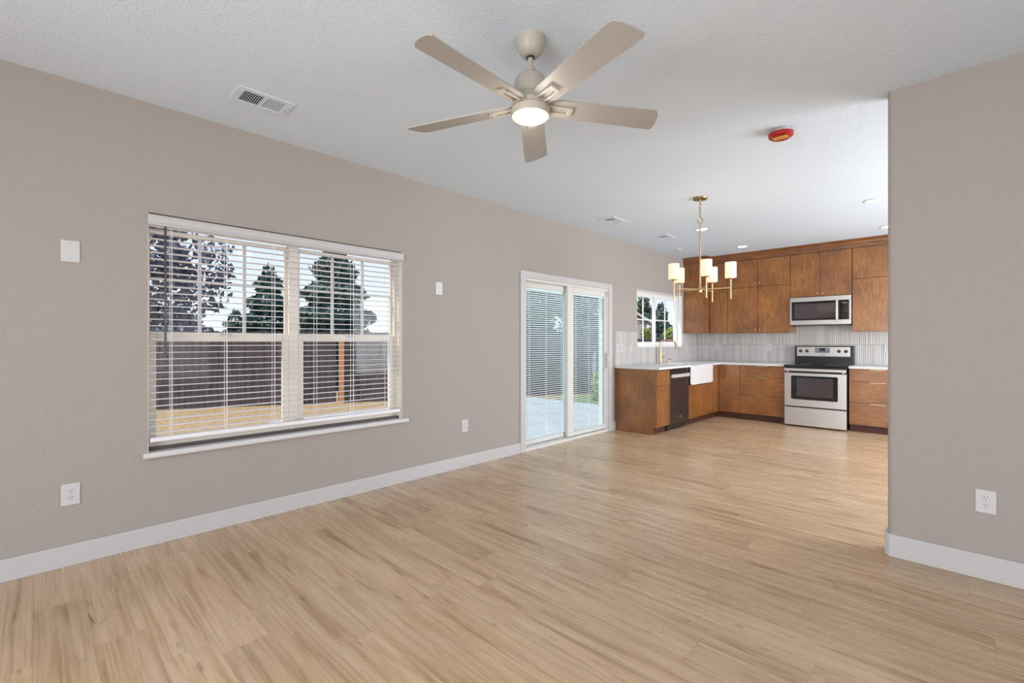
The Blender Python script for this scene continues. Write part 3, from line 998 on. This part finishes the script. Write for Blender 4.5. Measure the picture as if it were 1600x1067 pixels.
# ------------------------------------------------------------------ faucet and its companion
fc = thing('faucet', (0.085, 7.06, 0.916), 'brass gooseneck kitchen faucet standing behind the white sink', 'faucet')
fx, fy, fz = 0.085, 7.06, 0.916
MB().lathe([(0.028, 0), (0.028, 0.006), (0.022, 0.012), (0.021, 0.155), (0.016, 0.30)], (fx, fy, fz), 20).build('base', M['brass'], fc)
path = [(fx, fy, fz + 0.16), (fx, fy, fz + 0.30)]
for k in range(9):
    a = math.pi * (1 - k / 8 * 0.92)
    path.append((fx + 0.045 + 0.045 * math.cos(a) if k < 4 else fx + 0.045 + 0.12 + 0.045 * math.cos(a), fy + 0.01 * k, fz + 0.325 + 0.045 * math.sin(a)))
MB().tube(path, 0.0125, 12).build('gooseneck', M['brass'], fc)
e = path[-1]
MB().tube([e, (e[0] + 0.012, e[1] + 0.003, e[2] - 0.05), (e[0] + 0.022, e[1] + 0.006, e[2] - 0.115)], [0.0135, 0.016, 0.015], 12).build('spray_head', M['aged_brass'], fc)
MB().tube([(fx + 0.018, fy, fz + 0.105), (fx + 0.045, fy + 0.015, fz + 0.105), (fx + 0.075, fy + 0.02, fz + 0.118)], [0.010, 0.009, 0.006], 10).build('lever', M['brass'], fc)
sdp = thing('soap_dispenser', (0.085, 7.34, 0.916), 'small brass soap pump on the worktop behind the sink', 'soap dispenser')
MB().lathe([(0.020, 0), (0.020, 0.008), (0.013, 0.014), (0.012, 0.040), (0.008, 0.044)], (0.085, 7.34, 0.916), 16).build('base', M['brass'], sdp)
MB().tube([(0.085, 7.34, 0.955), (0.085, 7.34, 0.975), (0.11, 7.34, 0.980), (0.135, 7.34, 0.970)], 0.006, 8).build('spout', M['brass'], sdp)

# ------------------------------------------------------------------ outlets and plates (built facing -y)
def plate_bm(w, h):
    return MB().box(-w / 2, -0.006, -h / 2, w / 2, 0, h / 2)


def outlet(loc, rotz, label, w=0.080, h=0.122):
    o = thing('wall_outlet', loc, label, 'outlet', 'white electrical outlets', rotz)
    plate_bm(w, h).build('plate', M['plate'], o, bevel=0.003, local=True)
    rot = Matrix.Rotation(R(90), 3, 'X')
    for s in (1, -1):
        m = MB().lathe([(0.0165, 0), (0.0165, 0.002)], (0, -0.006, 0.020 * s), 20, rot)
        r = m.build('receptacle', M['plate'], o, local=True)
        q = MB()
        q.box(-0.0075, -0.0084, 0.020 * s + 0.001, -0.0050, -0.0079, 0.020 * s + 0.009)
        q.box(0.0050, -0.0084, 0.020 * s + 0.001, 0.0075, -0.0079, 0.020 * s + 0.009)
        q.box(-0.0022, -0.0084, 0.020 * s - 0.009, 0.0022, -0.0079, 0.020 * s - 0.0045)
        q.build('slots', M['slot'], r, local=True)
    MB().lathe([(0.0025, 0), (0.0025, 0.001)], (0, -0.006, 0), 10, rot).build('screw', M['mark'], o, local=True)
    return o


o1 = outlet((0.0005, 0.148, 0.401), R(90), 'white outlet low on the window wall below the bare corner plate')
dup(o1, (0.0005, 3.036, 0.416), 'white outlet low on the wall between window and sliding door')
dup(o1, (3.696, 3.5295, 0.413), 'white outlet above the baseboard of the wall with the rounded end', 0.0)
dup(o1, (0.0105, 6.270, 1.174), 'white outlet on grey tile just beside the kitchen window sill')
dup(o1, (0.0105, 8.190, 1.170), 'white outlet on grey tile under the tall cabinet next the faucet')
dup(o1, (0.395, 8.6295, 1.178), 'white outlet on the back tile by the kitchen corner', 0.0)
dup(o1, (1.236, 8.6295, 1.172), 'white outlet on the back tile next to the range', 0.0)
dup(o1, (2.800, 8.6295, 1.190), 'white outlet on the back tile beyond the range', 0.0)


def blank(loc, rotz, label, w, h):
    o = thing('blank_wall_plate', loc, label, 'wall plate', 'blank white wall plates', rotz)
    plate_bm(w, h).build('plate', M['plate'], o, bevel=0.003, local=True)
    rot = Matrix.Rotation(R(90), 3, 'X')
    for s in (1, -1):
        MB().lathe([(0.0032, 0), (0.0032, 0.001)], (0, -0.006, 0.042 * s), 10, rot).build('screw', M['mark'], o, local=True)
    return o


bp = blank((0.0005, 0.147, 1.772), R(90), 'blank white plate high on the wall before the window', 0.080, 0.122)
dup(bp, (0.0005, 2.714, 1.772), 'blank white plate high on the wall past the window')


def switch(loc, rotz, label, gangs):
    o = thing('light_switch', loc, label, 'light switch', 'white switches on the tile', rotz)
    plate_bm(0.030 + 0.046 * gangs, 0.122).build('plate', M['plate'], o, bevel=0.003, local=True)
    for g in range(gangs):
        xc = (g - (gangs - 1) / 2) * 0.046
        m = MB().prism([(-0.006, -0.033), (-0.011, -0.033), (-0.007, 0.033), (-0.006, 0.033)], 'x', xc - 0.016, xc + 0.016)
        m.build('rocker', M['white'], o, local=True)
    return o


switch((0.0105, 5.884, 1.174), R(90), 'single white switch on the tile edge by the door casing', 1)
switch((0.0105, 6.010, 1.174), R(90), 'double white switch on the tile near the sliding door', 2)

# ------------------------------------------------------------------ ceiling fan
FX, FY = 2.096, 1.698
fan = thing('ceiling_fan', (FX, FY, H), 'taupe five-blade ceiling fan with a lit round lamp', 'ceiling fan')
MB().lathe([(0.074, H), (0.074, H - 0.012), (0.070, H - 0.030), (0.056, H - 0.066), (0.040, H - 0.084), (0.028, H - 0.088)], (FX, FY, 0), 40).build('canopy', M['fan'], fan)
MB().lathe([(0.020, H - 0.0885), (0.0195, H - 0.096)], (FX, FY, 0), 24).build('hanger_ball', M['slot'], fan)
MB().lathe([(0.0135, H - 0.09), (0.0135, 2.57)], (FX, FY, 0), 20).build('downrod', M['fan'], fan)
MB().lathe([(0.020, 2.600), (0.027, 2.592), (0.030, 2.576), (0.048, 2.566), (0.068, 2.550), (0.080, 2.525), (0.084, 2.492), (0.083, 2.462), (0.072, 2.450), (0.072, 2.440)], (FX, FY, 0), 40).build('motor_housing', M['fan'], fan)
MB().lathe([(0.060, 2.4395), (0.060, 2.432), (0.088, 2.430), (0.094, 2.422), (0.095, 2.402), (0.088, 2.400), (0.088, 2.396), (0.095, 2.394), (0.095, 2.368), (0.091, 2.360), (0.084, 2.359)], (FX, FY, 0), 48).build('lamp_housing', M['fan'], fan)
MB().lathe([(0.083, 2.3588), (0.080, 2.354), (0.050, 2.350), (0.01, 2.349)], (FX, FY, 0), 40).build('lamp_lens', M['fan_lens'], fan)
tilt = R(-12)
for k in range(5):
    ang = R(57.0 - 72 * k)
    rz = Matrix.Rotation(ang, 3, 'Z')
    rt = Matrix.Rotation(tilt, 3, 'X')
    # outline of a blade along +X: slightly wider at the rounded, slanted tip
    out = [(0.090, -0.046), (0.140, -0.060), (0.628, -0.072), (0.645, -0.068), (0.664, -0.040), (0.676, 0.0), (0.683, 0.040), (0.680, 0.064), (0.668, 0.072), (0.140, 0.060), (0.090, 0.046)]
    m = MB()
    for zt in (0.0035, -0.0035):
        pass
    n = len(out)
    top = [rz @ (rt @ Vector((x, y, 0.0035))) + Vector((FX, FY, 2.415)) for x, y in out]
    bot = [rz @ (rt @ Vector((x, y, -0.0035))) + Vector((FX, FY, 2.415)) for x, y in out]
    m.face(top)
    m.face(list(reversed(bot)))
    for i in range(n):
        j = (i + 1) % n
        m.face([top[i], bot[i], bot[j], top[j]])
    b = m.build('blade', M['fan_blade'], fan, bevel=0.0015)
    # blade arm: two slim prongs and a cross tab under the blade
    q = MB()
    def bx(x0, y0_, z0_, x1, y1_, z1_):
        s = len(q.v)
        q.box(x0, y0_, z0_, x1, y1_, z1_)
        q.v[s:] = [tuple(rz @ (rt @ Vector(v)) + Vector((FX, FY, 2.415))) for v in q.v[s:]]
    bx(0.070, -0.026, -0.014, 0.205, -0.016, -0.0036)
    bx(0.070, 0.016, -0.014, 0.205, 0.026, -0.0036)
    bx(0.190, -0.026, -0.016, 0.212, 0.026, -0.0036)
    q.build('blade_arm', M['fan'], b, bevel=0.0015)

# fan lamp light
pl = bpy.data.lights.new('fan_lamp', 'POINT')
pl.energy = 3.5
pl.color = (1.0, 0.92, 0.82)
pl.shadow_soft_size = 0.07
plo = bpy.data.objects.new('fan_lamp', pl)
plo.location = (FX, FY, 2.27)
COL.objects.link(plo)

# ------------------------------------------------------------------ chandelier
CX, CY = 1.660, 4.786
chd = thing('chandelier', (CX, CY, H), 'brass five-arm chandelier with glowing cylinder shades hung on a chain', 'chandelier')
MB().lathe([(0.072, H), (0.072, H - 0.010), (0.066, H - 0.018), (0.012, H - 0.022), (0.008, H - 0.034)], (CX, CY, 0), 36).build('canopy', M['aged_brass'], chd)
m = MB()
zc = H - 0.030
i = 0
while zc > 2.545:
    lp = []
    for k in range(14):
        a = 2 * math.pi * k / 14
        w, hh = 0.009 * math.cos(a), 0.021 * math.sin(a)
        lp.append((CX + (w if i % 2 else 0), CY + (0 if i % 2 else w), zc - 0.021 + hh))
    m.tube(lp, 0.0030, 6, closed=True)
    zc -= 0.0335
    i += 1
m.build('chain', M['aged_brass'], chd)
rl = [(CX + 0.027 * math.cos(R(44) ) * math.cos(2 * math.pi * k / 28), CY + 0.027 * math.sin(R(44)) * math.cos(2 * math.pi * k / 28), 2.508 + 0.030 * math.sin(2 * math.pi * k / 28)) for k in range(28)]
MB().tube(rl, 0.0035, 8, closed=True).build('ring', M['aged_brass'], chd)
MB().tube([(CX, CY, 2.480), (CX, CY, 1.79)], 0.0075, 12).build('rod', M['brass'], chd)
MB().lathe([(0.010, 1.765), (0.018, 1.770), (0.020, 1.785), (0.020, 1.815), (0.013, 1.825), (0.010, 1.845)], (CX, CY, 0), 20).build('hub', M['brass'], chd)
for k in range(5):
    a = R(15.5 + 72 * k)
    ex, ey = CX + 0.285 * math.cos(a), CY + 0.285 * math.sin(a)
    arm = MB().tube([(CX + 0.018 * math.cos(a), CY + 0.018 * math.sin(a), 1.80), (ex, ey, 1.80)], 0.0062, 10).build('arm', M['brass'], chd)
    MB().tube([(ex, ey, 1.688), (ex, ey, 1.900)], 0.0075, 10).build('stem', M['brass'], arm)
    MB().lathe([(0.010, 1.885), (0.030, 1.893), (0.030, 1.899), (0.012, 1.900)], (ex, ey, 0), 20).build('shade_holder', M['brass'], arm)
    MB().lathe([(0.030, 1.9002), (0.050, 1.9004), (0.053, 1.905), (0.053, 2.055), (0.0505, 2.055), (0.0505, 1.906)], (ex, ey, 0), 32, cap0=False, cap1=False).build('shade', M['shade'], arm)
    bd = bpy.data.lights.new('chandelier_bulb', 'POINT')
    bd.energy = 0.6
    bd.color = (1.0, 0.76, 0.50)
    bd.shadow_soft_size = 0.03
    bo = bpy.data.objects.new('chandelier_bulb', bd)
    bo.location = (ex, ey, 2.03)
    COL.objects.link(bo)

# ------------------------------------------------------------------ ceiling vents
def vent(xc, yc, sx, sy, label):
    v = thing('ceiling_vent', (xc, yc, H), label, 'air vent', 'ceiling air vents')
    z = H - 0.008
    m = MB()
    fx_, fy_ = 0.036, 0.040
    m.box(xc - sx / 2, yc - sy / 2, z, xc - sx / 2 + fx_, yc + sy / 2, H - 0.0005).box(xc + sx / 2 - fx_, yc - sy / 2, z, xc + sx / 2, yc + sy / 2, H - 0.0005)
    m.box(xc - sx / 2 + fx_, yc - sy / 2, z, xc + sx / 2 - fx_, yc - sy / 2 + fy_, H - 0.0005).box(xc - sx / 2 + fx_, yc + sy / 2 - fy_, z, xc + sx / 2 - fx_, yc + sy / 2, H - 0.0005)
    m.box(xc - sx / 2 + fx_, yc - 0.008, z, xc + sx / 2 - fx_, yc + 0.008, H - 0.0005)
    m.build('frame', M['vent_white'], v, bevel=0.002)
    MB().box(xc - sx / 2 + fx_, yc - sy / 2 + fy_, H - 0.0012, xc + sx / 2 - fx_, yc + sy / 2 - fy_, H - 0.0004).build('duct_opening', M['vent_dark'], v)
    m = MB()
    for half, tl in ((-1, -1), (1, 1)):
        a = yc - sy / 2 + fy_ if half < 0 else yc + 0.008
        b = yc - 0.008 if half < 0 else yc + sy / 2 - fy_
        nn = 9
        for k in range(nn):
            y = a + (b - a) * (k + 0.5) / nn
            dd_ = 0.0018 if half < 0 else 0.0044
            m.prism([(y - dd_, H - 0.0040), (y + dd_ - 0.001, H - 0.0048), (y + dd_, H - 0.0042), (y - dd_ + 0.001, H - 0.0034)], 'x', xc - sx / 2 + fx_, xc + sx / 2 - fx_)
    m.build('louvers', M['vent_white'], v)
    MB().box(xc - 0.003, yc + sy / 2 - fy_ + 0.010, z - 0.010, xc + 0.003, yc + sy / 2 - fy_ + 0.016, z).build('damper_lever', M['mark'], v)
    return v


vent(0.522, 0.985, 0.215, 0.315, 'white ceiling vent above the living room window')
vent(0.533, 4.920, 0.215, 0.300, 'white ceiling vent over the sliding door')
vent(0.565, 6.230, 0.215, 0.310, 'white ceiling vent toward the kitchen window')

# ------------------------------------------------------------------ recessed lights, detectors
def can(x, y, label):
    c = thing('recessed_light', (x, y, H), label, 'ceiling light', 'recessed kitchen lights')
    MB().lathe([(0.088, H - 0.0005), (0.088, H - 0.004), (0.072, H - 0.007), (0.070, H - 0.003)], (x, y, 0), 36, cap0=False, cap1=False).build('trim_ring', M['plate'], c)
    MB().lathe([(0.071, H - 0.003), (0.04, H - 0.0045), (0.005, H - 0.005)], (x, y, 0), 36).build('lens', M['can_lens'], c)
    l = bpy.data.lights.new('recessed_lamp', 'SPOT')
    l.energy = 20
    l.spot_size = R(120)
    l.spot_blend = 0.6
    l.shadow_soft_size = 0.06
    l.color = (1.0, 0.97, 0.93)
    lo = bpy.data.objects.new('recessed_lamp', l)
    lo.location = (x, y, H - 0.012)
    COL.objects.link(lo)
    return c


can(1.131, 6.136, 'lit recessed light seen behind the chandelier rod')
can(1.128, 7.685, 'lit recessed light above the drawer cabinet by the corner')
can(2.924, 6.139, 'lit recessed light near the rounded wall end')
can(2.900, 7.660, 'lit recessed light half hidden by the rounded wall end')

sm = thing('smoke_detector', (2.699, 3.653, H), 'ceiling smoke detector under a red dust cap with ochre label', 'smoke detector')
MB().lathe([(0.050, H), (0.050, H - 0.018), (0.046, H - 0.022)], (2.69, 3.66, 0), 36).build('base', M['plate'], sm)
MB().lathe([(0.078, H - 0.020), (0.080, H - 0.024), (0.076, H - 0.042), (0.058, H - 0.054), (0.030, H - 0.057), (0.002, H - 0.057)], (2.69, 3.66, 0), 36).build('dust_cap', M['red'], sm)
MB().box(2.650, 3.605, H - 0.0592, 2.740, 3.665, H - 0.0571).build('cap_label', M['yellow'], sm)
cs = thing('ceiling_sensor', (0.321, 7.177, H), 'small plain white disc on the ceiling near the kitchen window', 'sensor')
MB().lathe([(0.055, H), (0.055, H - 0.014), (0.046, H - 0.022), (0.005, H - 0.023)], (0.321, 7.177, 0), 28).build('disc', M['plate'], cs)
MB().lathe([(0.012, H - 0.0231), (0.010, H - 0.026)], (0.321, 7.177, 0), 14).build('button', M['mark'], cs)

# ------------------------------------------------------------------ outdoors
G = -0.35
struct(MB().box(-60, -40, G - 0.2, -0.15, 70, G).build('lawn', M['lawn']))
struct(MB().box(-5.2, 2.9, G, -0.15, 8.86, -0.15).build('patio', M['patio']))


struct(MB().box(-4.4, 8.88, G, -0.15, 12.0, G + 0.03).build('lawn', M['green']))


def fence(p0, p1, label, posts, z1=1.52):
    p0, p1 = Vector((p0[0], p0[1], 0)), Vector((p1[0], p1[1], 0))
    L = (p1 - p0).length
    ang = math.atan2(p1.y - p0.y, p1.x - p0.x)
    f = thing('wooden_fence', (p0.x, p0.y, G), label, 'fence', 'garden fence runs', ang)
    m = MB()
    x = 0.0
    rnd = random.Random(int(p0.y * 10))
    while x < L - 0.05:
        w = 0.138
        h = z1 - G + rnd.uniform(-0.015, 0.015)
        m.box(x, 0.0 + rnd.uniform(-0.003, 0.003), 0.02, min(x + w, L), 0.018, h)
        x += 0.142
    m.build('boards', M['fence'], f, local=True)
    m = MB()
    for z in (0.35, 1.0, 1.6):
        m.box(0, 0.019, z, L, 0.055, z + 0.085)
    m.build('rails', M['fence'], f, local=True)
    for t in posts:
        MB().box(t * L - 0.065, -0.094, 0, t * L + 0.065, -0.004, z1 - G - 0.08).build('post', M['post'], f, local=True)
    return f


fence((-11.9, -1.5), (-8.275, 5.597), 'dark brown board fence beyond the dry lawn, seen through the first window half', (0.30, 0.86))
fence((-8.26, 5.62), (-4.65, 12.1), 'dark board fence with an orange cedar post across from the sliding door', (0.012,))
fence((-4.6, 12.2), (-3.4, 18.6), 'distant dark fence run behind the patio, ending at the shrubs', (0.55,), 1.36)


def leaves(m, c, n, size, inside, rnd):
    for _ in range(n):
        p = inside(rnd)
        s = size * rnd.uniform(0.6, 1.4)
        a = Vector((rnd.gauss(0, 1), rnd.gauss(0, 1), rnd.gauss(0, 1))).normalized()
        b = a.orthogonal().normalized()
        b.rotate(Matrix.Rotation(rnd.uniform(0, 6.28), 3, a))
        d = a.cross(b)
        o = Vector(c) + p
        m.face([o - b * s, o - d * s * 0.55, o + b * s, o + d * s * 0.55])


def conifer(x, y, ztop, rad, label, seed, mat='fir', n=2600, size=0.13):
    rnd = random.Random(seed)
    h = ztop - G
    t = thing('conifer_tree', (x, y, G), label, 'tree', 'trees beyond the fence')
    MB().lathe([(0.12, G - 0.05), (0.09, G + h * 0.5), (0.02, ztop - 0.2)], (x, y, 0), 8).build('trunk', M['bark'], t)
    m = MB()

    def ins(r):
        u = 1 - math.sqrt(r.random())          # 0 bottom .. 1 top, denser below
        z = 0.35 + u * (h - 0.35)
        lay = 0.80 + 0.20 * math.cos(z * 7.5)
        rr = rad * (1 - u) ** 0.75 * lay * math.sqrt(r.uniform(0.25, 1.0)) + 0.05
        a = r.uniform(0, 2 * math.pi)
        return Vector((rr * math.cos(a), rr * math.sin(a), G + z - G + G - 0))
    leaves(m, (x, y, 0), n, size, ins, rnd)
    m.build('foliage', M[mat], t)
    return t


def broadleaf(x, y, zc, rx, rz, label, seed, mat='broad', n=2600, size=0.13, name='broadleaf_tree', group='trees beyond the fence', cat='tree'):
    rnd = random.Random(seed)
    t = thing(name, (x, y, G), label, cat, group)
    MB().lathe([(0.14, G - 0.05), (0.10, zc - rz * 0.5), (0.05, zc)], (x, y, 0), 8).build('trunk', M['bark'], t)
    lumps = [(Vector((rnd.uniform(-0.6, 0.6) * rx, rnd.uniform(-0.6, 0.6) * rx, rnd.uniform(-0.65, 0.65) * rz)), rnd.uniform(0.35, 0.55)) for _ in range(14)]

    def ins(r):
        c, k = r.choice(lumps)
        d = Vector((r.gauss(0, 1), r.gauss(0, 1), r.gauss(0, 1))).normalized() * (r.uniform(0.35, 1.0) ** 0.5)
        q = c + Vector((d.x * rx * k, d.y * rx * k, d.z * rz * k))
        q.z = max(q.z, G - zc + 0.02)
        return q
    m = MB()
    leaves(m, (x, y, zc), n, size, ins, rnd)
    m.build('foliage', M[mat], t)
    return t


# through the living room window
broadleaf(-17.0, 3.0, 2.9, 2.1, 3.0, 'big loose plum and green tree filling the first half of the window view', 11, 'plum', 3000, 0.14)
broadleaf(-21.5, 1.2, 2.4, 2.4, 2.7, 'dense green tree behind the plum-coloured one', 12, 'broad', 3000, 0.16)
conifer(-22.0, 6.9, 2.85, 1.3, 'small far conifer in the gap of the window view', 13, 'fir', 1200)
conifer(-18.6, 7.3, 4.7, 1.9, 'dark pointed conifer standing just before the window mullion', 14, 'fir', 4200, 0.15)
conifer(-12.6, 7.55, 5.0, 2.2, 'broad dark conifer filling the second half of the window view', 15, 'fir', 6200, 0.15)
broadleaf(-11.6, 11.3, 1.25, 1.3, 0.95, 'low yellow-green shrub beside the broad conifer', 16, 'lime', 1600, 0.10, 'garden_shrub', 'garden shrubs', 'shrub')
# through the sliding door
broadleaf(-8.0, 12.4, 2.4, 1.6, 2.3, 'leafy tree over the fence in the fixed door panel', 17, 'broad', 4600, 0.13)
broadleaf(-8.57, 16.74, 2.5, 1.35, 2.3, 'leafy tree over the fence in the sliding door panel', 18, 'broad', 4200, 0.12)
# through the kitchen window
broadleaf(-11.4, 27.6, 3.3, 0.75, 0.9, 'rounded green tree top above the pale roof in the kitchen window', 19, 'broad', 1800, 0.10)
conifer(-9.53, 26.29, 3.70, 1.15, 'dark rounded evergreen in the second kitchen window pane', 20, 'fir', 3600, 0.12)
broadleaf(-5.65, 17.5, 1.30, 0.34, 0.50, 'yellow-green shrub low in the first kitchen window pane', 21, 'lime', 1300, 0.05, 'garden_shrub', 'garden shrubs', 'shrub')
broadleaf(-5.00, 18.15, 1.35, 0.42, 0.50, 'yellow-green shrub low in the second kitchen window pane', 22, 'lime', 1500, 0.05, 'garden_shrub', 'garden shrubs', 'shrub')
broadleaf(-3.35, 10.6, 0.05, 0.45, 0.42, 'low green plant at the patio corner by the fence', 24, 'lime', 1200, 0.05, 'garden_shrub', 'garden shrubs', 'shrub')

# shed with a pale roof
sh = thing('garden_shed', (-9.25, 20.98, G), 'small shed with a pale gabled roof above the fence', 'shed', None, math.atan2(12.87, 20.98))
MB().box(-1.45, 0, 0, 1.45, 2.2, 2.55).build('wall', M['siding'], sh, local=True)
e_, a_ = 2.62, 3.70
MB().prism([(-1.75, e_ - 0.12), (0, a_ - 0.10), (1.75, e_ - 0.12), (1.75, e_), (0, a_), (-1.75, e_)], 'y', -0.3, 2.5).build('roof', M['roofing'], sh, local=True)
MB().prism([(-1.45, 2.551), (1.45, 2.551), (0, a_ - 0.16)], 'y', -0.02, 0.05).build('gable', M['siding'], sh, local=True)
